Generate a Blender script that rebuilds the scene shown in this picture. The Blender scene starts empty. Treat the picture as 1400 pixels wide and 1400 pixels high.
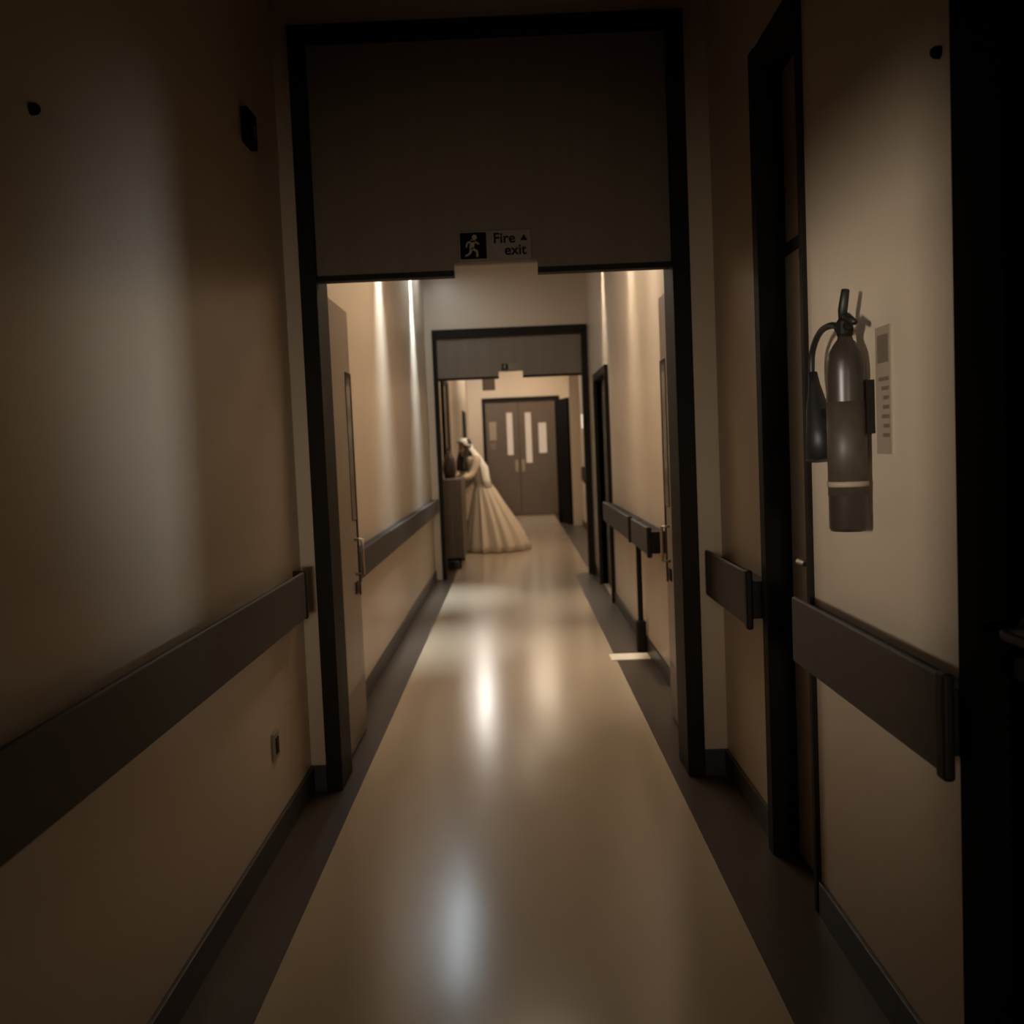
import bpy, bmesh, math, random
from mathutils import Vector, Matrix
random.seed(4)
S = bpy.context.scene
C = S.collection
pi = math.pi

# ------------------------------------------------------------------ camera
def make_camera():
    pitch, yaw, roll = math.radians(3.549), math.radians(0.231), 0.042
    F = Vector((-math.sin(yaw)*math.cos(pitch), math.cos(yaw)*math.cos(pitch), -math.sin(pitch)))
    Rt = F.cross(Vector((0, 0, 1))).normalized()
    U = Rt.cross(F)
    r = math.cos(roll)*Rt - math.sin(roll)*U
    u = math.sin(roll)*Rt + math.cos(roll)*U
    cd = bpy.data.cameras.new('camera')
    cd.sensor_width = 36; cd.lens = 36
    cd.clip_start = 0.02
    cd.dof.use_dof = True
    cd.dof.focus_distance = 3.0
    cd.dof.aperture_fstop = 3.4
    co = bpy.data.objects.new('camera', cd)
    M = Matrix((r, u, -F)).transposed().to_4x4()
    M.translation = Vector((0, 0, 1.45))
    co.matrix_world = M
    C.objects.link(co)
    S.camera = co
make_camera()

# ------------------------------------------------------------------ world, exposure
w = bpy.data.worlds.new('world'); S.world = w; w.use_nodes = True
w.node_tree.nodes['Background'].inputs[0].default_value = (0.5, 0.55, 0.6, 1)
w.node_tree.nodes['Background'].inputs[1].default_value = 0.0
S.view_settings.view_transform = 'Standard'
S.view_settings.look = 'None'
S.view_settings.gamma = 1
S.view_settings.use_curve_mapping = False
S.view_settings.exposure = 0.0

WARM = (1.0, 0.82, 0.61)
COOL = (0.76, 0.90, 1.0)
NEUT = (1.0, 0.90, 0.77)
def area(name, loc, d, sx, sy, power, col, spread=180):
    l = bpy.data.lights.new(name, 'AREA'); l.shape = 'RECTANGLE'
    l.size = sx; l.size_y = sy; l.energy = power; l.color = col; l.spread = math.radians(spread)
    o = bpy.data.objects.new(name, l); C.objects.link(o)
    o.location = loc
    o.rotation_euler = Vector(d).to_track_quat('-Z', 'Y').to_euler()
    return o
# daylight from the side room behind the camera, through its doorway onto the left wall
area('side_room_window_light', (3.35, -1.75, 1.7), (-4.29, 4.95, -0.10), 0.35, 0.6, 1.35, COOL, 15)
# unseen fill lamp added in a left side room to brighten the near right wall
area('left_fill_light', (-3.7, -2.3, 1.75), (4.58, 5.0, -0.18), 0.4, 0.7, 2.9, NEUT, 18)
# added lamp far behind the camera, a soft warm fill for the near corridor
area('rear_fill_light', (-0.1, -5.7, 1.35), (0.0, 1, -0.02), 0.9, 0.6, 2.4, WARM, 23)

# ------------------------------------------------------------------ materials
def mat(name, col, rough=0.5, coat=0.0, coat_rough=0.1, metal=0.0, var=0.12, vscale=(3, 3, 3), bump=0.0, bscale=40, emit=None, estr=0, spec=0.5):
    m = bpy.data.materials.new(name); m.use_nodes = True
    nt = m.node_tree; b = nt.nodes['Principled BSDF']
    b.inputs['Roughness'].default_value = rough
    b.inputs['Metallic'].default_value = metal
    b.inputs['Coat Weight'].default_value = coat
    b.inputs['Coat Roughness'].default_value = coat_rough
    b.inputs['Specular IOR Level'].default_value = spec
    tc = nt.nodes.new('ShaderNodeTexCoord'); mp = nt.nodes.new('ShaderNodeMapping')
    mp.inputs['Scale'].default_value = vscale
    nt.links.new(tc.outputs['Object'], mp.inputs[0])
    n = nt.nodes.new('ShaderNodeTexNoise'); n.inputs['Scale'].default_value = 1.0; n.inputs['Detail'].default_value = 4
    nt.links.new(mp.outputs[0], n.inputs['Vector'])
    mx = nt.nodes.new('ShaderNodeMix'); mx.data_type = 'RGBA'
    mx.inputs[6].default_value = (*[c*(1-var) for c in col], 1)
    mx.inputs[7].default_value = (*[min(1, c*(1+var)) for c in col], 1)
    nt.links.new(n.outputs['Fac'], mx.inputs[0])
    nt.links.new(mx.outputs[2], b.inputs['Base Color'])
    if bump:
        n2 = nt.nodes.new('ShaderNodeTexNoise'); n2.inputs['Scale'].default_value = bscale; n2.inputs['Detail'].default_value = 3
        nt.links.new(tc.outputs['Object'], n2.inputs['Vector'])
        bp = nt.nodes.new('ShaderNodeBump'); bp.inputs['Strength'].default_value = bump; bp.inputs['Distance'].default_value = 0.01
        nt.links.new(n2.outputs['Fac'], bp.inputs['Height'])
        nt.links.new(bp.outputs[0], b.inputs['Normal']); 
    if emit:
        b.inputs['Emission Color'].default_value = (*emit, 1); b.inputs['Emission Strength'].default_value = estr
    return m
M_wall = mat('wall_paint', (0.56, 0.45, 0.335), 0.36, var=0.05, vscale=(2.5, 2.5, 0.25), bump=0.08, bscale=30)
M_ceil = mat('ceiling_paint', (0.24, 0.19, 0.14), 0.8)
M_floor = mat('cream_vinyl', (0.42, 0.325, 0.225), 0.19, var=0.06, vscale=(2, .5, 2), bump=0.05, bscale=5)
M_bord = mat('brown_vinyl', (0.050, 0.034, 0.023), 0.36, spec=.3, var=0.12, bump=0.05, bscale=6)
M_skirt = mat('dark_skirting', (0.018, 0.013, 0.010), 0.4)
M_rail = mat('brown_rail', (0.036, 0.026, 0.019), 0.6, var=0.12, vscale=(30, 3, 30))
M_railcap = mat('dark_rail_cap', (0.010, 0.008, 0.006), 0.55, spec=.2)
M_frame = mat('dark_frame_paint', (0.011, 0.008, 0.0055), 0.55, var=0.2, spec=.12)
M_over = mat('brown_overpanel', (0.15, 0.113, 0.082), 0.6, var=0.18, vscale=(14, 14, 0.8))
M_leaf = mat('tan_door', (0.27, 0.205, 0.145), 0.4, var=0.12, vscale=(12, 12, .8))
M_bdoor = mat('brown_door', (0.16, 0.12, 0.088), 0.42, var=0.12, vscale=(12, 12, .8))
M_fdoor = mat('far_brown_door', (0.11, 0.076, 0.052), 0.42, var=0.12, vscale=(12, 12, .8))
M_black = mat('black_paint', (0.005, 0.004, 0.003), 0.8, var=0.15, spec=.04)
M_metal = mat('brushed_metal', (0.62, 0.56, 0.48), 0.28, metal=1, var=0.05)
M_glassd = mat('dark_wired_glass', (0.02, 0.018, 0.015), 0.12)
M_lit = mat('lit_pane', (0.3, 0.24, 0.18), 0.3, emit=(1.0, 0.76, 0.55), estr=0.28)
M_paper = mat('paper', (0.72, 0.64, 0.52), 0.7, var=0.05)
M_card = mat('tan_card', (0.30, 0.235, 0.165), 0.6)
M_ext = mat('extinguisher_body', (0.032, 0.023, 0.017), 0.35, var=0.15)
M_elab = mat('extinguisher_label', (0.055, 0.040, 0.029), 0.5, var=.3, vscale=(60, 60, 30))
M_sdoor = mat('side_door', (0.25, 0.185, 0.13), 0.42, var=0.12, vscale=(12, 12, .8))
M_rub = mat('black_rubber', (0.010, 0.009, 0.008), 0.5)
M_diff = mat('diffuser_warm', (0.8, 0.75, 0.65), 0.5, emit=WARM, estr=3)
M_diffc = mat('diffuser_cool', (0.8, 0.8, 0.8), 0.5, emit=(0.9, 0.95, 1), estr=5)
M_diffw = mat('diffuser_soft', (0.8, 0.78, 0.72), 0.5, emit=(1, .9, .78), estr=1.0)
M_house = mat('white_enamel', (0.6, 0.57, 0.5), 0.4)
M_pale = mat('pale_reflection', (0.78, 0.68, 0.54), 0.3)
M_cloth = mat('pale_dress_cloth', (0.62, 0.51, 0.39), 0.85, var=0.06, bump=0.2, bscale=60)
M_veil = mat('white_veil_cloth', (0.86, 0.82, 0.74), 0.8, var=0.05, bump=0.2, bscale=60)
M_skin = mat('skin', (0.50, 0.33, 0.22), 0.5, var=0.05)
M_hair = mat('dark_hair', (0.045, 0.032, 0.022), 0.5, vscale=(60, 60, 4))
M_curt = mat('brown_striped_cover', (0.13, 0.095, 0.068), 0.85, var=0.45, vscale=(16, 16, 0.4))

# ------------------------------------------------------------------ helpers
def box(bm, x0, x1, y0, y1, z0, z1):
    v = [bm.verts.new((x, y, z)) for x in (x0, x1) for y in (y0, y1) for z in (z0, z1)]
    for f in ((0, 1, 3, 2), (4, 6, 7, 5), (0, 4, 5, 1), (2, 3, 7, 6), (0, 2, 6, 4), (1, 5, 7, 3)):
        bm.faces.new([v[i] for i in f])
def obj(name, bm, m, parent=None, bevel=0, smooth=False, sub=0):
    bmesh.ops.recalc_face_normals(bm, faces=bm.faces)
    me = bpy.data.meshes.new(name); bm.to_mesh(me); bm.free()
    o = bpy.data.objects.new(name, me); C.objects.link(o)
    me.materials.append(m)
    if parent: o.parent = parent
    if smooth:
        for p in me.polygons: p.use_smooth = True
    if bevel:
        b = o.modifiers.new('bevel', 'BEVEL'); b.width = bevel; b.segments = 3; b.limit_method = 'ANGLE'
    if sub:
        s = o.modifiers.new('sub', 'SUBSURF'); s.levels = sub; s.render_levels = sub
    return o
def bx(name, dims, m, parent=None, bevel=0):
    bm = bmesh.new()
    if isinstance(dims[0], (tuple, list)):
        for d in dims: box(bm, *d)
    else: box(bm, *dims)
    return obj(name, bm, m, parent, bevel)
def struct(o, label=None):
    o['kind'] = 'structure'
    if label: o['label'] = label
    return o
def thing(name, label, cat, group=None, loc=(0, 0, 0)):
    o = bpy.data.objects.new(name, None); C.objects.link(o)
    o.empty_display_size = 0.1
    o['label'] = label; o['category'] = cat
    if group: o['group'] = group
    return o
def tag(o, label, cat, group=None):
    o['label'] = label; o['category'] = cat
    if group: o['group'] = group
    return o
def lathe(bm, cx, cy, prof, n=32, sx=1, sy=1):
    rings = []
    for (r, z) in prof:
        rings.append([bm.verts.new((cx+sx*r*math.cos(2*pi*i/n), cy+sy*r*math.sin(2*pi*i/n), z)) for i in range(n)])
    for a, b in zip(rings, rings[1:]):
        for i in range(n):
            bm.faces.new((a[i], a[(i+1) % n], b[(i+1) % n], b[i]))
    bm.faces.new(rings[0]); bm.faces.new(rings[-1])
def tube(bm, pts, rads, n=12, up=Vector((0.31, 0.2, 0.93)), sx=1):
    pts = [Vector(p) for p in pts]
    if not isinstance(rads, (list, tuple)): rads = [rads]*len(pts)
    rings = []
    for i, p in enumerate(pts):
        t = (pts[min(i+1, len(pts)-1)]-pts[max(i-1, 0)]).normalized()
        a = t.cross(up).normalized(); b = t.cross(a)
        rings.append([bm.verts.new(p+(a*math.cos(2*pi*k/n)*sx+b*math.sin(2*pi*k/n))*rads[i]) for k in range(n)])
    for a, b in zip(rings, rings[1:]):
        for i in range(n):
            bm.faces.new((a[i], a[(i+1) % n], b[(i+1) % n], b[i]))
    bm.faces.new(rings[0]); bm.faces.new(rings[-1])
def spline(pts, n=8):
    P = [Vector(p) for p in pts]; out = []
    P = [P[0]*2-P[1]]+P+[P[-1]*2-P[-2]]
    for i in range(1, len(P)-2):
        for k in range(n):
            t = k/n
            out.append(0.5*((2*P[i])+(P[i+1]-P[i-1])*t+(2*P[i-1]-5*P[i]+4*P[i+1]-P[i+2])*t*t+(3*P[i]-P[i-1]-3*P[i+1]+P[i+2])*t**3))
    out.append(P[-2]); return out
def prism_xz(bm, poly, y0, y1):          # outline in x,z given depth in y
    a = [bm.verts.new((x, y0, z)) for x, z in poly]; b = [bm.verts.new((x, y1, z)) for x, z in poly]
    bm.faces.new(a); bm.faces.new(b[::-1])
    n = len(poly)
    for i in range(n): bm.faces.new((a[i], b[i], b[(i+1) % n], a[(i+1) % n]))
def ellip(bm, c, r, n=16, rot=None):
    m = Matrix.Translation(c) @ (rot.to_4x4() if rot else Matrix.Identity(4)) @ Matrix.Diagonal((*r, 1))
    bmesh.ops.create_uvsphere(bm, u_segments=n, v_segments=n//2+2, radius=1, matrix=m)

XL, XR, ZC = -0.94, 0.88, 3.5
XF = 1.22                                # right wall beyond the second doorway
Y1, Y1b, Y2, Y2b, YE = 4.36, 4.62, 11.5, 11.66, 22.0
YB = -6.0

# ------------------------------------------------------------------ shell
struct(bx('floor', (-4.3, 4.2, YB, YE+.3, -0.1, 0.0), M_floor), 'glossy cream vinyl corridor floor')
struct(bx('trim_1', ((XL, -0.73, YB, Y1, 0.0, 0.0015), (-.80, -0.73, Y1, Y1b, 0.0, 0.0015), (XL, -0.73, Y1b, Y2, 0.0, 0.0015), (-.81, -0.735, Y2, Y2b, 0.0, 0.0015)), M_bord), 'dark brown vinyl border along the left wall')
struct(bx('trim_2', ((0.635, XR, YB, 2.98, 0.0, 0.0015), (0.635, 1.02, 2.98, 3.5, 0.0, 0.0015), (0.635, XR, 3.5, Y1, 0.0, 0.0015), (0.635, .70, Y1, Y1b, 0.0, 0.0015), (0.635, XR, Y1b, Y2, 0.0, 0.0015), (0.70, .80, Y2, Y2b, 0.0, 0.0015)), M_bord), 'dark brown vinyl border along the right wall')
struct(bx('trim_3', ((XL, -0.74, Y2b, YE, 0.0, 0.0015), (0.82, XF, Y2b, YE, 0.0, 0.0015)), M_bord), 'brown vinyl border beyond the second doorway')
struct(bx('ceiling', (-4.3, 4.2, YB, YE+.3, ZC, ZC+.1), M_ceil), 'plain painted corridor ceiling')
struct(bx('wall_left', ((XL-.12, XL, YB, .2, 0, ZC), (XL-.12, XL, .2, 1.22, 2.02, ZC), (XL-.12, XL, 1.22, YE, 0, ZC)), M_wall), 'cream painted left corridor wall')
W = []
def wseg(a, b): W.append((XR, XR+.14, a, b, 0, ZC))
wseg(YB, 0.1)
W.append((XR, XR+.14, 0.1, 0.95, 2.3, ZC))
wseg(0.95, 1.02)
W.append((XR, XR+.14, 1.02, 1.9, 2.9, ZC))
wseg(1.9, 3.06)
W.append((XR, XR+.14, 3.06, 3.5, 2.68, ZC))
wseg(3.5, 9.35)
W.append((XR, XR+.14, 9.35, 10.6, 2.12, ZC))
wseg(10.6, Y2b)
struct(bx('wall_right', W, M_wall), 'cream painted right corridor wall')
struct(bx('wall_right_far', (XF, XF+.12, Y2b, YE, 0, ZC), M_wall), 'cream right wall beyond the second doorway')
struct(bx('wall_back', ((-1.1, 1.1, YB-.12, YB, 0, 0.9), (-1.1, 1.1, YB-.12, YB, 2.6, ZC), (-1.1, -.5, YB-.12, YB, .9, 2.6), (.7, 1.1, YB-.12, YB, .9, 2.6)), M_wall))
# side room behind the camera, and an added left room for the fill light
struct(bx('wall_side_room', ((XR+.14, 4.2, 3.0, 3.1, 0, ZC), (4.1, 4.2, -3.1, 3.0, 0, ZC), (XR+.14, 4.2, -3.1, -3.0, 0, ZC), (-4.3, -4.2, -3.1, 1.0, 0, ZC), (-4.2, XL-.12, .9, 1.0, 0, ZC), (-4.2, XL-.12, -3.1, -3.0, 0, ZC)), M_wall))
# partition with the first doorway, and the one with the second
struct(bx('wall_front', ((XL, -0.87, Y1+.04, Y1b, 0, ZC), (0.775, XR, Y1+.04, Y1b, 0, ZC), (-0.87, 0.775, Y1+.04, Y1b, 3.24, ZC)), M_wall), 'cream wall nibs around the tall dark framed doorway')
struct(bx('wall_middle', ((XL, -0.86, Y2+.04, Y2b, 0, ZC), (0.87, XF, Y2+.04, Y2b, 0, ZC), (-0.86, 0.87, Y2+.04, Y2b, 2.8, ZC)), M_wall), 'cream wall above the second doorway')
fx0, fx1, fz = -0.60, 0.98, 2.50
struct(bx('wall_end', ((XL, fx0, YE, YE+.15, 0, ZC), (fx1, XF, YE, YE+.15, 0, ZC), (fx0, fx1, YE, YE+.15, fz, ZC)), M_wall), 'cream end wall around the far double doors')
# skirtings
h = 0.105
struct(bx('baseboard_left', ((XL, XL+.014, 1.22, Y1+.04, 0, h), (XL, -0.87, Y1+.026, Y1+.04, 0, h), (XL, XL+.014, Y1b, Y2+.04, 0, h), (XL, XL+.014, Y2b, YE, 0, h)), M_skirt, bevel=.003), 'dark coved skirting on the left wall')
struct(bx('baseboard_right', ((XR-.014, XR, 1.98, 3.02, 0, h), (XR-.014, XR, 3.57, Y1+.04, 0, h), (0.775, XR, Y1+.026, Y1+.04, 0, h),
   (XR-.014, XR, Y1b, 9.29, 0, h), (XR-.014, XR, 10.66, Y2+.04, 0, h), (XF-.014, XF, Y2b, YE, 0, h)), M_skirt, bevel=.003), 'dark coved skirting on the right wall')
struct(bx('baseboard_end', ((XL, fx0-.05, YE-.014, YE, 0, h), (fx1+.05, XF, YE-.014, YE, 0, h)), M_skirt))

# ------------------------------------------------------------------ doorway frames with overpanels
def doorway(n, x0, x1, i0, i1, y0, y1, ztop, zi, zl, notch, label):
    f = struct(bx('trim_%d' % n, ((x0, i0, y0, y1, 0, ztop), (i1, x1, y0, y1, 0, ztop), (i0, i1, y0, y1, zi, ztop)), M_frame, bevel=.004), label)
    bm = bmesh.new()
    na, nb, nz = notch
    prism_xz(bm, [(i0, zi), (i0, zl), (na, zl), (na, nz), (nb, nz), (nb, zl), (i1, zl), (i1, zi)], y0+.035, y0+.08)
    p = obj('overpanel', bm, M_over, f)
    bx('panel_edge', ((i0, na, y0+.028, y0+.09, zl-.012, zl+.012), (nb, i1, y0+.028, y0+.09, zl-.012, zl+.012)), M_frame, f)
    return f
doorway(4, -0.87, 0.775, -0.80, 0.70, Y1, Y1b, 3.24, 3.165, 2.20, (-0.22, 0.135, 2.245), 'tall black door frame of the nearer doorway')
doorway(5, -0.86, 0.87, -0.81, 0.80, Y2, Y2b, 2.80, 2.70, 2.25, (-0.13, 0.14, 2.315), 'black door frame of the second doorway')

# ------------------------------------------------------------------ exit signs
def exit_sign(x0, x1, y, z0, z1, label, big):
    t = thing('exit_sign', label, 'sign')
    bx('sign_panel', (x0, x1, y-.012, y, z0, z1), M_bdoor, t, bevel=.003)
    hgt = z1-z0; yb = y-.0135
    px0, px1 = x0+.06*hgt, x0+.95*hgt
    bx('pictogram_panel', (px0, px1, yb, y-.0115, z0+.06*hgt, z1-.06*hgt), M_black, t)
    bm = bmesh.new(); cx = (px0+px1)/2; zz = lambda k: z0+k*hgt
    yy0, yy1 = yb-.0015, yb+.0002
    def bar(a, b, wd):
        a = Vector(a); b = Vector(b); d = (b-a).normalized(); q = Vector((-d.y, d.x))*wd/2
        prism_xz(bm, [tuple(a-q), tuple(a+q), tuple(b+q), tuple(b-q)], yy0, yy1)
    s = hgt
    hc = (cx+.05*s, zz(.78)); prism_xz(bm, [(hc[0]+.085*s*math.cos(i*pi/6), hc[1]+.085*s*math.sin(i*pi/6)) for i in range(12)], yy0, yy1)
    bar((cx+.0*s, zz(.70)), (cx-.06*s, zz(.40)), .15*s)
    bar((cx+.0*s, zz(.66)), (cx+.2*s, zz(.55)), .06*s); bar((cx-.0*s, zz(.66)), (cx-.2*s, zz(.60)), .06*s); bar((cx-.2*s, zz(.60)), (cx-.24*s, zz(.45)), .05*s)
    bar((cx-.05*s, zz(.42)), (cx+.13*s, zz(.30)), .08*s); bar((cx+.13*s, zz(.30)), (cx+.12*s, zz(.12)), .07*s)
    bar((cx-.06*s, zz(.42)), (cx-.12*s, zz(.24)), .08*s); bar((cx-.12*s, zz(.24)), (cx-.28*s, zz(.16)), .06*s)
    obj('running_figure', bm, M_card, t)
    if big:
        for txt, tx, tz, sz in (('Fire', x0+1.18*hgt, z0+.56*hgt, .42*hgt), ('exit', x0+1.55*hgt, z0+.16*hgt, .42*hgt)):
            cu = bpy.data.curves.new('lettering', 'FONT'); cu.body = txt; cu.size = sz*1.15; cu.extrude = .0008; cu.offset = .0012
            tmp = bpy.data.objects.new('lettering_source', cu); C.objects.link(tmp)
            me = bpy.data.meshes.new_from_object(tmp.evaluated_get(bpy.context.evaluated_depsgraph_get()))
            bpy.data.objects.remove(tmp)
            me.materials.clear(); me.materials.append(M_black)
            o = bpy.data.objects.new('lettering', me); C.objects.link(o); o.parent = t
            o.location = (tx, y-.0125, tz); o.rotation_euler = (pi/2, 0, 0)
        bm = bmesh.new()
        ax, az = x1-.25*hgt, z0+.5*hgt
        prism_xz(bm, [(ax-.12*s, az+.12*s), (ax+.12*s, az+.12*s), (ax, az+.32*s)], y-.0135, y-.0115)
        obj('arrow', bm, M_black, t)
    return t
exit_sign(-0.197, 0.112, Y1+.035, 2.247, 2.372, 'fire exit sign with running figure on the nearer dark overpanel', True)
exit_sign(-0.10, 0.12, Y2+.035, 2.32, 2.40, 'small exit sign on the overpanel of the second doorway', False)

# ------------------------------------------------------------------ open leaves of the nearer doorway
def open_leaf(n, x, ya, yb_, side, label):
    t = struct(bx('door_%d' % n, (x-.02, x+.02, ya, yb_, 0.01, 2.19), M_leaf, bevel=.002), label)
    s = side
    fx = x+s*.02
    a, b = sorted((fx-s*.002, fx+s*.004))
    bx('vision_panel', (a, b, yb_-.17, yb_-.05, 1.12, 1.87), M_glassd, t)
    bx('edge_strip', (a, b, yb_-.04, yb_, 0.72, 1.87), M_frame, t)
    bx('kick_plate', (a, b, ya+.03, yb_-.03, 0.03, 0.30), M_bdoor, t)
    a, b = sorted((fx, fx+s*.045))
    bm = bmesh.new()
    hx = fx+s*.04
    tube(bm, [(fx, yb_-.13, 1.02), (hx, yb_-.13, 1.02), (hx, yb_-.13, 0.84), (fx, yb_-.13, 0.84)], .009)
    obj('pull_handle', bm, M_metal, t, smooth=True)
    bx('lock_plate', (a-0.0, a+.006, yb_-.17, yb_-.09, .74, .80) if s > 0 else (b-.006, b, yb_-.17, yb_-.09, .74, .80), M_frame, t)
    return t
open_leaf(1, -0.855, 4.64, 5.36, 1, 'tan door leaf folded open against the left wall')
open_leaf(2, 0.80, 4.64, 5.36, -1, 'tan door leaf folded open against the right wall')

# ------------------------------------------------------------------ side doors in the right wall
def lever(parent, x, y, z, out=-1, m=None, ln=.11):
    m = m or M_metal
    bm = bmesh.new()
    tube(bm, [(x, y, z), (x+out*.008, y, z)], .027, n=20)
    tube(bm, [(x, y, z), (x+out*.045, y, z), (x+out*.05, y-.02*1, z), (x+out*.05, y-ln, z)], [.010, .010, .010, .008], n=12)
    return obj('handle', bm, m, parent, smooth=False)
# between the first doorway and the extinguisher
d = struct(bx('door_3', ((0.935, 0.975, 3.08, 3.48, 0.01, 2.05), (0.94, 0.97, 3.08, 3.48, 2.09, 2.66)), M_sdoor, bevel=.002), 'brown side door under a tall dark frame beside the fire extinguisher')
bx('frame', ((0.845, 0.93, 3.50-.018, 3.55, 0, 2.74), (0.93, 1.02, 3.48, 3.50, 0, 2.68), (0.865, 0.885, 3.035, 3.065, 0, 2.74), (0.885, 1.02, 3.06, 3.08, 0, 2.68), (0.85, 1.0, 3.035, 3.55, 2.66, 2.74), (0.93, 0.98, 3.06, 3.50, 2.05, 2.09)), M_frame, d, bevel=.002)
lever(d, 0.935, 3.24, 1.055, ln=.09)
# black door at the right edge
d = struct(bx('door_4', (0.90, 0.945, 1.04, 1.88, 0.01, 2.88), M_black, bevel=.002), 'black painted door at the right edge of the view')
bx('frame', ((0.84, 1.02, 1.88, 1.955, 0, 2.97), (0.84, 1.02, .97, 1.04, 0, 2.97), (0.84, 1.02, 1.04, 1.88, 2.88, 2.97)), M_black, d, bevel=.003)
lever(d, 0.90, 1.80, 1.085, ln=.10, m=M_rail)
bm = bmesh.new(); tube(bm, [(0.90, 1.80, 1.02), (0.882, 1.80, 1.02)], .021, n=20); obj('lock_cylinder', bm, M_rail, d)
# far side door in the middle section
d = struct(bx('door_5', (0.93, 0.97, 9.37, 10.58, 0.01, 2.10), M_bdoor, bevel=.002), 'brown side door before the second doorway')
bx('frame', ((0.845, 1.02, 9.29, 9.35, 0, 2.17), (0.845, 1.02, 10.60, 10.66, 0, 2.17), (0.845, 1.02, 9.35, 10.60, 2.10, 2.17)), M_frame, d, bevel=.002)
lever(d, 0.93, 9.5, 1.03)

# ------------------------------------------------------------------ handrails
def rail(side, xw, y0, y1, label, b0=0.09, b1=0.02, caps=(1, 0), z0=.785, z1=.98, depth=.078, cat='handrail'):
    t = thing('handrail', label, cat)
    s = -side                                       # direction into the corridor
    def X(a, b): return tuple(sorted((xw+s*a, xw+s*b)))
    zm = (z0+z1)/2
    bx('backing_rail', (*X(0, depth*.8), y0-b0, y1+b1, zm-.066, zm+.066), M_railcap, t, bevel=.003)
    bx('bumper', (*X(depth*.79, depth), y0+.01, y1-.01, z0, z1), M_rail, t, bevel=.009)
    if caps[0]: bx('end_cap', (*X(depth*.77, depth+.006), y0-.028, y0+.015, z0-.008, z1+.008), M_railcap, t, bevel=.008)
    if caps[1]: bx('end_cap', (*X(depth*.3, depth+.004), y1-.012, y1+.012, z0-.004, z1+.004), M_railcap, t, bevel=.006)
    return t
rail(-1, XL, 1.32, 4.15, 'long brown handrail along the near left wall', b1=0.05, caps=(0, 1), z0=.795, z1=.985, depth=.07)
rail(1, XR, 1.95, 3.02, 'brown handrail with dark end cap below the fire extinguisher', b0=-.008, b1=0.0)
rail(1, XR, 3.60, 4.38, 'short brown handrail between the side door and the tall doorway', b0=.03, b1=0.0)
rail(-1, XL, 5.55, 11.45, 'brown handrail on the left wall beyond the first doorway', b0=.03, b1=0.0, z0=.765, z1=.925)
rail(1, XR, 6.12, 7.0, 'short handrail on the right wall, standing post at its far end', b0=.05, b1=.03, z0=.77, z1=.94, depth=.10)
rail(1, XR, 7.12, 9.2, 'handrail on the right wall ending at the far side door', b0=.04, b1=.03, z0=.77, z1=.94, depth=.10)
rail(-1, XL, 14.9, 21.9, 'far handrail on the left wall beyond the woman', b0=.03, b1=.0, z0=.77, z1=.93)
# stanchion below the right handrails
t = thing('support_post', 'thin black post standing under the right handrail beyond the first doorway', 'post')
bm = bmesh.new(); tube(bm, [(0.835, 7.06, 0.2), (0.835, 7.06, 0.80)], .019, n=16); obj('shaft', bm, M_frame, t, smooth=False)
bx('foot', (0.802, 0.868, 7.02, 7.10, 0.002, 0.22), M_frame, t, bevel=.012)
tag(bx('reflection_strip', (0.60, XR-.016, 6.80, 7.0, 0.0016, 0.006), M_pale, bevel=.002), 'pale strip painted as a bright reflection across the dark floor border by the black post', 'painted reflection')  # pale colour imitates a bright reflection on the dark border

# ------------------------------------------------------------------ wall fittings
t = thing('wall_sensor', 'small black box high on the left wall beside the tall doorway', 'sensor box')
bx('casing', (XL, XL+.03, 3.79, 3.92, 2.60, 2.73), M_black, t, bevel=.008)
bx('lens', (XL+.03, XL+.036, 3.83, 3.88, 2.63, 2.68), M_glassd, t, bevel=.002)
def stud(x, s, y, z, label):
    bm = bmesh.new(); tube(bm, [(x, y, z), (x+s*.012, y, z), (x+s*.018, y, z)], [.013, .012, .007], n=16)
    tag(obj('wall_stud', bm, M_black), label, 'wall stud')
stud(XL, 1, 2.10, 2.17, 'small dark stud high on the near left wall')
stud(XR, -1, 2.09, 2.20, 'small dark stud above the fire extinguisher on the right wall')
t = thing('wall_socket', 'small dark socket low on the left wall below the handrail', 'socket')
bx('plate', (XL, XL+.01, 3.73, 3.81, 0.33, 0.43), M_leaf, t, bevel=.004)
bx('insert', (XL+.01, XL+.013, 3.75, 3.79, 0.35, 0.41), M_frame, t)

# instruction notice behind the extinguisher
t = thing('instruction_notice', 'tan instruction notice on the wall beside the fire extinguisher', 'notice')
bx('notice_board', (XR-.004, XR, 2.38, 2.475, 1.40, 1.70), M_card, t)
bx('print', [(XR-.0048, XR-.003, 2.388, 2.388+.07*random.uniform(.5, 1), 1.44+.022*k, 1.449+.022*k) for k in range(7)] + [(XR-.0048, XR-.003, 2.39, 2.46, 1.615, 1.68)], M_bdoor, t)

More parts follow.
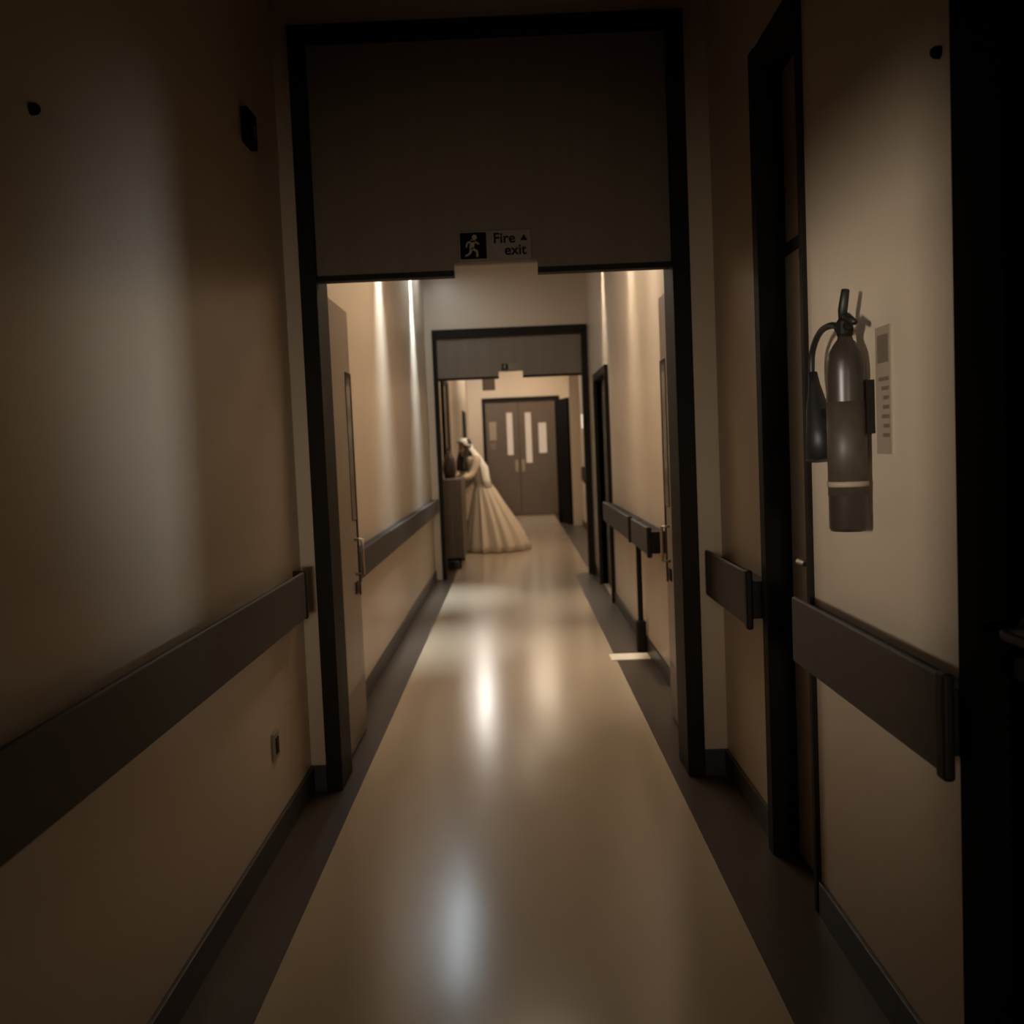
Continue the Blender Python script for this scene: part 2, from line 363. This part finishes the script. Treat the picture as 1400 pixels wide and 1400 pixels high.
# fire extinguisher with horn and hose
t = thing('fire_extinguisher', 'dark slim gas fire extinguisher with black horn hung on the right wall', 'fire extinguisher')
ex, ey, r = 0.822, 2.53, 0.047
bm = bmesh.new()
lathe(bm, ex, ey, [(r*.9, 1.212), (r, 1.22), (r, 1.60), (r*.97, 1.625), (r*.86, 1.648), (r*.62, 1.668), (r*.40, 1.682), (r*.36, 1.69)])
obj('cylinder', bm, M_ext, t, smooth=True)
bm = bmesh.new(); lathe(bm, ex, ey, [(r+.0008, 1.53), (r+.0008, 1.30)]); obj('paper_label', bm, M_elab, t, smooth=True)
bm = bmesh.new(); lathe(bm, ex, ey, [(r+.003, 1.335), (r+.003, 1.322)]); obj('strap', bm, M_card, t, smooth=True)
bm = bmesh.new(); lathe(bm, ex, ey, [(.017, 1.688), (.020, 1.695), (.020, 1.725), (.012, 1.735)], n=16); tube(bm, [(ex, ey-.03, 1.712), (ex, ey+.05, 1.712)], .010, n=12); obj('valve', bm, M_frame, t)
bm = bmesh.new()
tube(bm, [(ex, ey+.01, 1.73), (ex, ey-.02, 1.735), (ex, ey-.075, 1.715)], [.009, .010, .007], n=10)     # carrying grip
tube(bm, [(ex, ey+.015, 1.728), (ex, ey+.012, 1.755), (ex, ey-.012, 1.80)], [.010, .012, .010], n=10)       # squeeze lever, up
obj('trigger_handle', bm, M_rub, t, smooth=True)
bm = bmesh.new()
tube(bm, spline([(ex, ey+.04, 1.712), (ex, ey+.10, 1.728), (ex, ey+.20, 1.722), (ex, ey+.27, 1.68), (ex, ey+.285, 1.62), (ex, ey+.27, 1.57)]), .0085, n=12)
obj('hose', bm, M_rub, t, smooth=True)
bm = bmesh.new()
tube(bm, [(ex, ey+.275, 1.62), (ex, ey+.262, 1.585), (ex, ey+.24, 1.52), (ex, ey+.22, 1.46), (ex, ey+.205, 1.385)], [.012, .016, .030, .037, .042], n=24)
obj('discharge_horn', bm, M_rub, t, smooth=True)
bx('wall_bracket', (0.86, XR, 2.495, 2.565, 1.45, 1.58), M_frame, t)
bx('horn_bracket', (ex, XR, 2.72, 2.745, 1.50, 1.52), M_frame, t)

# ------------------------------------------------------------------ far end: double doors, open dark leaf, fittings
f = struct(bx('trim_6', ((fx0-.04, fx0+.02, YE-.02, YE+.12, 0, fz+.04), (fx1-.02, fx1+.04, YE-.02, YE+.12, 0, fz+.04), (fx0+.02, fx1-.02, YE-.02, YE+.12, fz-.04, fz+.04)), M_frame), 'dark frame of the far double doors')
mx_ = 0.13
def far_leaf(n, x0, x1, wx0, wx1, wz0, wz1, label, extra=None):
    y = YE+.03
    rects = [(wx0, wx1, wz0, wz1)]+([extra] if extra else [])
    rects.sort()
    parts = []; cur = x0
    for (a, b, c, dd) in rects:
        parts.append((cur, a, y, y+.045, .012, fz-.045)); parts.append((a, b, y, y+.045, .012, c)); parts.append((a, b, y, y+.045, dd, fz-.045)); cur = b
    parts.append((cur, x1, y, y+.045, .012, fz-.045))
    t = struct(bx('door_%d' % n, parts, M_fdoor), label)
    for (a, b, c, dd) in rects: bx('lit_pane', (a, b, y+.02, y+.026, c, dd), M_lit, t)
    return t
a = far_leaf(6, fx0+.025, mx_-.004, -.125, .00, 1.31, 2.22, 'left leaf of the far brown double doors, narrow lit pane')
b = far_leaf(7, mx_+.004, fx1-.025, .27, .40, 1.13, 2.21, 'right leaf of the far brown double doors, two lit panes', (.55, .72, 1.33, 1.98))
for k, (L, xx) in enumerate(((a, .06), (b, .20))):
    bx('push_plate', (xx-.03, xx+.03, YE+.024, YE+.031, .95, 1.2), M_card, L)
tag(bx('paper_notice', (-.50, -.35, YE+.024, YE+.03, 1.64, 2.03), M_card), 'tan paper notice on the left leaf of the far doors', 'notice')
tag(bx('paper_notice', (-.49, -.37, YE+.024, YE+.03, 1.45, 1.58), M_bdoor), 'small dull paper below the tan notice on the far doors', 'notice')
# dark leaf standing open on the right
bm = bmesh.new()
p0, p1 = Vector((0.84, 19.6)), Vector((1.03, 18.72)); dv = (p1-p0).normalized(); q = Vector((-dv.y, dv.x))*.025
v = [bm.verts.new((p.x, p.y, z)) for z in (0.015, 2.33) for p in (p0-q, p0+q, p1+q, p1-q)]
for fc in ((0, 1, 2, 3), (4, 7, 6, 5), (0, 4, 5, 1), (1, 5, 6, 2), (2, 6, 7, 3), (3, 7, 4, 0)): bm.faces.new([v[i] for i in fc])
d = struct(obj('door_8', bm, M_black), 'black door leaf standing open at the far right')
struct(bx('wall_right_nib', (1.045, XF, 18.62, 18.74, 0, ZC), M_wall), 'cream nib wall carrying the open black leaf')
bx('bottom_plate', (.83, .86, 19.4, 19.58, .0, .25), M_black, d)
t = thing('wall_light', 'small bright wall light beyond the black leaf at far right', 'wall light')
bx('back_plate', (XF-.02, XF, 16.86, 17.14, 1.70, 2.0), M_house, t)
bx('shade', (XF-.08, XF-.02, 16.90, 17.10, 1.73, 1.97), mat('shade_lit', (.8, .75, .65), .5, emit=(1, .85, .68), estr=.5), t, bevel=.02)
t = thing('soap_dispenser', 'small dark dispenser on the far right wall below the light', 'dispenser')
bx('body', (XF-.10, XF, 17.0, 17.22, 0.86, 1.10), M_rail, t, bevel=.02)
bx('nozzle', (XF-.07, XF-.04, 17.08, 17.13, 0.82, 0.87), M_frame, t)
# hanging sign, left wall door and notice in the far section
t = thing('hanging_sign', 'dark sign hanging from the ceiling beyond the second doorway', 'sign')
bx('board', (-.47, -.26, 17.0, 17.03, 2.42, 2.9), M_bdoor, t, bevel=.004)
bx('hanger_rods', ((-.45, -.44, 17.01, 17.02, 2.9, ZC), (-.29, -.28, 17.01, 17.02, 2.9, ZC)), M_frame, t)
d = struct(bx('door_9', (XL, XL+.03, 13.75, 14.25, 0.01, 2.35), M_bdoor), 'dark door in the left wall behind the covered trolley')
bx('frame', ((XL, XL+.045, 13.68, 13.75, 0, 2.43), (XL, XL+.045, 14.25, 14.8, 0, 2.43), (XL, XL+.045, 13.75, 14.25, 2.35, 2.43)), M_frame, d)
tag(bx('pin_board', (XL+.001, XL+.02, 19.3, 20.5, 1.62, 2.2), M_frame, bevel=.004), 'dark notice board high on the far left wall', 'notice board')

# ------------------------------------------------------------------ covered linen trolley
t = thing('linen_trolley', 'brown striped covered trolley against the left wall by the woman', 'trolley')
bm = bmesh.new()
N = 60; ring = []
xa, xb, ya, yb_ = -0.915, -0.66, 12.5, 13.6
per = []
for i in range(N):
    u = i/N*4; k = int(u); fr = u-k
    p = [(xa+(xb-xa)*fr, ya), (xb, ya+(yb_-ya)*fr), (xb-(xb-xa)*fr, yb_), (xa, yb_-(yb_-ya)*fr)][k]
    nrm = [(0, -1), (1, 0), (0, 1), (-1, 0)][k]
    per.append((p, nrm))
rings = []
for z, amp in ((1.10, 0), (1.09, .004), (.8, .007), (.45, .011), (.14, .014)):
    rings.append([bm.verts.new((p[0]+n[0]*(amp*math.sin(i*2.1)-.002*(z > 1.095)), p[1]+n[1]*amp*math.sin(i*2.1), z)) for i, (p, n) in enumerate(per)])
for A, B in zip(rings, rings[1:]):
    for i in range(N): bm.faces.new((A[i], A[(i+1) % N], B[(i+1) % N], B[i]))
bm.faces.new(rings[0])
obj('cloth_cover', bm, M_curt, t, smooth=False)
bx('shelf', (xa+.02, xb-.02, ya+.03, yb_-.03, .10, .14), M_frame, t)
bm = bmesh.new(); tube(bm, spline([(-.86, yb_-.02, 1.0), (-.86, yb_+.12, 1.04), (-.8, yb_+.14, 1.05), (-.74, yb_+.12, 1.04), (-.74, yb_-.02, 1.0)], 5), .012); obj('push_handle', bm, M_frame, t)
for wx in (xa+.05, xb-.05):
    for wy in (ya+.12, yb_-.12):
        bm = bmesh.new(); tube(bm, [(wx-.014, wy, .05), (wx+.014, wy, .05)], .05, n=20, up=Vector((0, 0, 1))); box(bm, wx-.02, wx+.02, wy-.02, wy+.02, .06, .10)
        obj('caster', bm, M_rub, t)

t = thing('dark_mass_bag', 'dark bag shape added on the covered trolley to extend the hair mass', 'bag')  # dark shape added to enlarge the dark hair mass above the trolley
bm = bmesh.new(); lathe(bm, -.83, 13.15, [(.055, 1.105), (.075, 1.12), (.085, 1.22), (.075, 1.33), (.04, 1.41), (.022, 1.44), (.040, 1.49)], n=28, sy=1.6); obj('sack', bm, M_hair, t, smooth=True)
bm = bmesh.new(); lathe(bm, -.83, 13.15, [(.026, 1.432), (.026, 1.448)], n=20, sy=1.6); obj('tie', bm, M_card, t)
# ------------------------------------------------------------------ woman in a long pale dress
PY = 14.7
woman = thing('person', 'person in long pale dress and white veil, bending towards the brown trolley', 'person')
hipc = Vector((-.46, PY, .93)); chest = Vector((-.55, PY-.01, 1.20)); sh = Vector((-.60, PY-.02, 1.33)); neck = Vector((-.645, PY-.03, 1.40)); hd = Vector((-.70, PY-.05, 1.50))
look = Vector((-.8, -.55, -.22)).normalized()
side = Vector((0.5, -0.8, 0)).normalized()*-1
sv = Vector((.50, -.86, 0)); sv.normalize()           # across the shoulders
shR = sh+sv*.16; shL = sh-sv*.16
elR = Vector((-.60, PY-.24, 1.09)); wrR = Vector((-.76, PY-.36, 1.05))
elL = Vector((-.78, PY+.02, 1.12)); wrL = Vector((-.83, PY-.22, 1.10))
verts = []; edges = []; rad = []
def V(p, r): verts.append(tuple(p)); rad.append(r); return len(verts)-1
def E(a, b): edges.append((a, b))
pel = V(hipc, .125)
a1 = V((hipc+chest)/2, .10); a2 = V(chest, .115); a3 = V(sh, .085); a4 = V(neck, .045); a5 = V(neck+(hd-neck)*.6, .05)
E(pel, a1); E(a1, a2); E(a2, a3); E(a3, a4); E(a4, a5)
for s_, kn, an, toe in ((1, Vector((-.40, PY-.10, .50)), Vector((-.40, PY-.08, .09)), Vector((-.53, PY-.17, .035))), (-1, Vector((-.48, PY+.06, .50)), Vector((-.46, PY+.10, .09)), Vector((-.60, PY+.04, .035)))):
    hp = V(hipc+sv*.09*s_-Vector((0, 0, .06)), .09); k_ = V(kn, .055); n_ = V(an, .036); t_ = V(toe, .028)
    E(pel, hp); E(hp, k_); E(k_, n_); E(n_, t_)
for s_, S0, e0, w0, fwd in ((1, shR, elR, wrR, Vector((-.8, -.4, -.1))), (-1, shL, elL, wrL, Vector((-.4, -.75, -.1)))):
    b0 = V(S0, .052); b1 = V(e0, .037); b2 = V(w0, .023); E(a3, b0); E(b0, b1); E(b1, b2)
    fwd.normalize(); palm = w0+fwd*.07; b3 = V(palm, .026); E(b2, b3)
me = bpy.data.meshes.new('body_base'); me.from_pydata(verts, edges, [])
tmp = bpy.data.objects.new('body_base', me); C.objects.link(tmp)
sk = tmp.modifiers.new('skin', 'SKIN'); sk.use_smooth_shade = True
for i, r_ in enumerate(rad): me.skin_vertices[0].data[i].radius = (r_, r_); me.skin_vertices[0].data[i].use_root = (i == 0)
ss = tmp.modifiers.new('sub', 'SUBSURF'); ss.levels = 2
bm = bmesh.new(); bm.from_mesh(bpy.data.meshes.new_from_object(tmp.evaluated_get(bpy.context.evaluated_depsgraph_get())))
bpy.data.objects.remove(tmp)
rot = look.to_track_quat('Y', 'Z').to_matrix()
def HP(x, y, z): return hd+rot @ Vector((x, y, z))
ellip(bm, HP(0, -.01, .025), (.072, .090, .088), rot=rot)       # skull
ellip(bm, HP(0, .022, -.045), (.056, .062, .072), rot=rot)      # jaw and face
ellip(bm, HP(0, .098, -.025), (.011, .017, .022), rot=rot)      # nose
ellip(bm, HP(0, .070, -.105), (.022, .020, .018), rot=rot)      # chin
ellip(bm, HP(0, .083, -.068), (.024, .012, .010), rot=rot)      # lips
for s_ in (-1, 1): ellip(bm, HP(.072*s_, -.005, -.015), (.010, .018, .030), rot=rot)
for w0, fwd in ((wrR, Vector((-.8, -.4, -.1)).normalized()), (wrL, Vector((-.4, -.75, -.1)).normalized())):
    lat = fwd.cross(Vector((0, 0, 1))).normalized(); palm = w0+fwd*.07
    for k, ln in enumerate((.062, .075, .07, .055)):
        b0 = palm+lat*(k-1.5)*.019
        tube(bm, [b0, b0+fwd*(.02+ln*.45)+Vector((0, 0, -.004)), b0+fwd*(ln+.01)+Vector((0, 0, -.025))], [.009, .0085, .0065], n=8)
    th = w0+fwd*.03
    tube(bm, [th, th+fwd*.03+lat*.035, th+fwd*.06+lat*.042-Vector((0, 0, .015))], [.011, .010, .008], n=8)
body = obj('body', bm, M_skin, woman, smooth=True)
rm = body.modifiers.new('remesh', 'REMESH'); rm.mode = 'VOXEL'; rm.voxel_size = .007; rm.use_smooth_shade = True
bm = bmesh.new()
bm.free()
for s_ in (-1, 1):
    bm = bmesh.new(); ellip(bm, HP(.028*s_, .075, .0), (.012, .008, .007), rot=rot, n=12); obj('eye', bm, M_hair, woman, smooth=True)
# hair under the veil, falling in front of the shoulder
bm = bmesh.new()
ellip(bm, HP(0, -.025, .035), (.086, .098, .096), rot=rot)
for dx, dy in ((-.075, 0.0), (.075, 0.0), (-.06, -.05), (.06, -.05)):
    st = HP(dx, dy, .02)
    tube(bm, spline([st, st+Vector((-.01, -.01, -.10)), st+Vector((-.05, -.04, -.24)), st+Vector((-.05, -.05, -.38))], 4), [.03]*4+[.034]*4+[.028]*4+[.012], n=10)
hair = obj('hair', bm, M_hair, woman, smooth=True)
# dress: bodice rings follow the lean, the skirt flares and trails to the right
def cloth_rings(rings_def, n, folds, ph=0.0):
    bm = bmesh.new(); R_ = []
    for (cx, cy, cz, rx, ry, amp, tilt) in rings_def:
        row = []
        for i in range(n):
            a_ = 2*pi*i/n; k = 1+amp*math.sin(folds*a_+ph)+amp*.5*math.sin((folds*1.7//1)*a_+1.3)
            x = cx+rx*k*math.cos(a_); y = cy+ry*k*math.sin(a_)
            row.append(bm.verts.new((x, y, cz+tilt*math.cos(a_))))
        R_.append(row)
    for A, B in zip(R_, R_[1:]):
        for i in range(n): bm.faces.new((A[i], A[(i+1) % n], B[(i+1) % n], B[i]))
    return bm
bm = cloth_rings([(-.635, PY-.025, 1.375, .06, .07, 0, .02), (-.605, PY-.02, 1.345, .115, .165, 0, .02), (-.565, PY-.01, 1.22, .135, .16, 0, .03), (-.51, PY, 1.06, .105, .125, 0, .03), (-.48, PY, .98, .100, .118, 0, .03), (-.465, PY, .955, .115, .13, .01, .02),
    (-.44, PY, .86, .165, .18, .03, .01), (-.405, PY, .70, .225, .25, .05, 0), (-.36, PY, .50, .30, .33, .065, 0), (-.315, PY, .28, .385, .41, .075, 0), (-.285, PY, .10, .43, .47, .085, 0), (-.275, PY, .012, .445, .49, .085, 0)], 96, 15)
dress = obj('dress', bm, M_cloth, woman, smooth=True)
so = dress.modifiers.new('solid', 'SOLIDIFY'); so.thickness = .006
for S0, e0, w0 in ((shR, elR, wrR), (shL, elL, wrL)):
    bm = bmesh.new(); tube(bm, [S0+(sh-S0)*.3, S0, (S0+e0)/2, e0, (e0+w0)/2, w0+(e0-w0)*.15], [.07, .072, .062, .054, .046, .040], n=16)
    obj('sleeve', bm, M_cloth, woman, smooth=True, sub=1)
# veil over the crown down the back to the waist
bm = bmesh.new(); rows = []
bk = Vector((.80, .30, 0)).normalized(); sd = Vector((-bk.y, bk.x, 0))
prof = [(HP(0, .055, .10), .03), (HP(0, .01, .128), .075), (HP(0, -.06, .12), .098), (HP(0, -.115, .05), .105), (HP(0, -.13, -.05), .11), (sh+bk*.11+Vector((0, 0, .04)), .15), (chest+bk*.17, .17), (Vector((-.37, PY+.03, 1.03)), .165), (Vector((-.33, PY+.03, .90)), .15)]
for j, (c_, wd) in enumerate(prof):
    row = []
    for i in range(21):
        u = (i/20-.5)*2; ang = u*1.9 if j > 0 else u*1.2
        o_ = sd*math.sin(ang)*wd - bk*(1-math.cos(ang))*wd*.75 + bk*.008*math.sin(i*1.9+j*.3)
        if j < 4: o_ = o_ - Vector((0, 0, 1))*(1-math.cos(ang))*wd*.55
        row.append(bm.verts.new(c_+o_))
    rows.append(row)
for A, B in zip(rows, rows[1:]):
    for i in range(20): bm.faces.new((A[i], A[i+1], B[i+1], B[i]))
veil = obj('veil', bm, M_veil, woman, smooth=True)
so = veil.modifiers.new('solid', 'SOLIDIFY'); so.thickness = .004

# ------------------------------------------------------------------ ceiling lamps
def fixture(x, y, lx, ly, power, col, dm, label, spread=180, tilt=0, group=None, name='ceiling_light'):
    t = thing(name, label, 'ceiling light', group)
    bx('housing', (x-lx/2-.02, x+lx/2+.02, y-ly/2-.02, y+ly/2+.02, ZC-.05, ZC), M_house, t, bevel=.006)
    bx('diffuser', (x-lx/2, x+lx/2, y-ly/2, y+ly/2, ZC-.056, ZC-.05), dm, t)
    l = area('lamp', (x, y, ZC-.07), (tilt, 0, -1), lx, ly, power, col, spread)
    l.parent = t
    return t
fixture(0.0, 5.5, .5, .8, 11, WARM, M_diff, 'ceiling light just past the tall doorway')
fixture(0.0, 6.9, .5, .8, 22, WARM, M_diff, 'ceiling light midway between the two doorways')
fixture(-.74, 10.1, .12, 1.8, 11, COOL, M_diffw, 'long narrow ceiling light by the left wall before the second doorway')
WASH = 'slim wall washers along the ceiling edges'
for x_, y_, pw, cc, lab in ((XL+.06, 7.6, 17, COOL, 'cool wall washer lamp at the left ceiling edge, nearer the tall doorway'), (XL+.06, 10.1, 22, COOL, 'cool wall washer lamp at the left ceiling edge, nearer the second doorway'),
                        (XR-.06, 6.2, 5, NEUT, 'wall washer lamp at the right ceiling edge, just past the tall doorway'), (XR-.06, 7.35, 7, NEUT, 'wall washer lamp at the right ceiling edge, middle one of three'), (XR-.06, 9.5, 7, NEUT, 'wall washer lamp at the right ceiling edge above the far side door')):
    fixture(x_, y_, .06, .45, pw, cc, M_diffw, lab, spread=42, tilt=math.copysign(.10, x_), group=WASH, name='wall_washer')
fixture(-.74, 19.6, .13, 3.0, 40, (1.0, 0.93, 0.84), M_diffc, 'long ceiling light near the far left wall')
fixture(0.35, 14.2, 1.0, 2.2, 36, WARM, M_diff, 'broad ceiling light above the woman')
fixture(0.45, 20.6, .5, .9, 22, WARM, M_diff, 'ceiling light before the far doors')
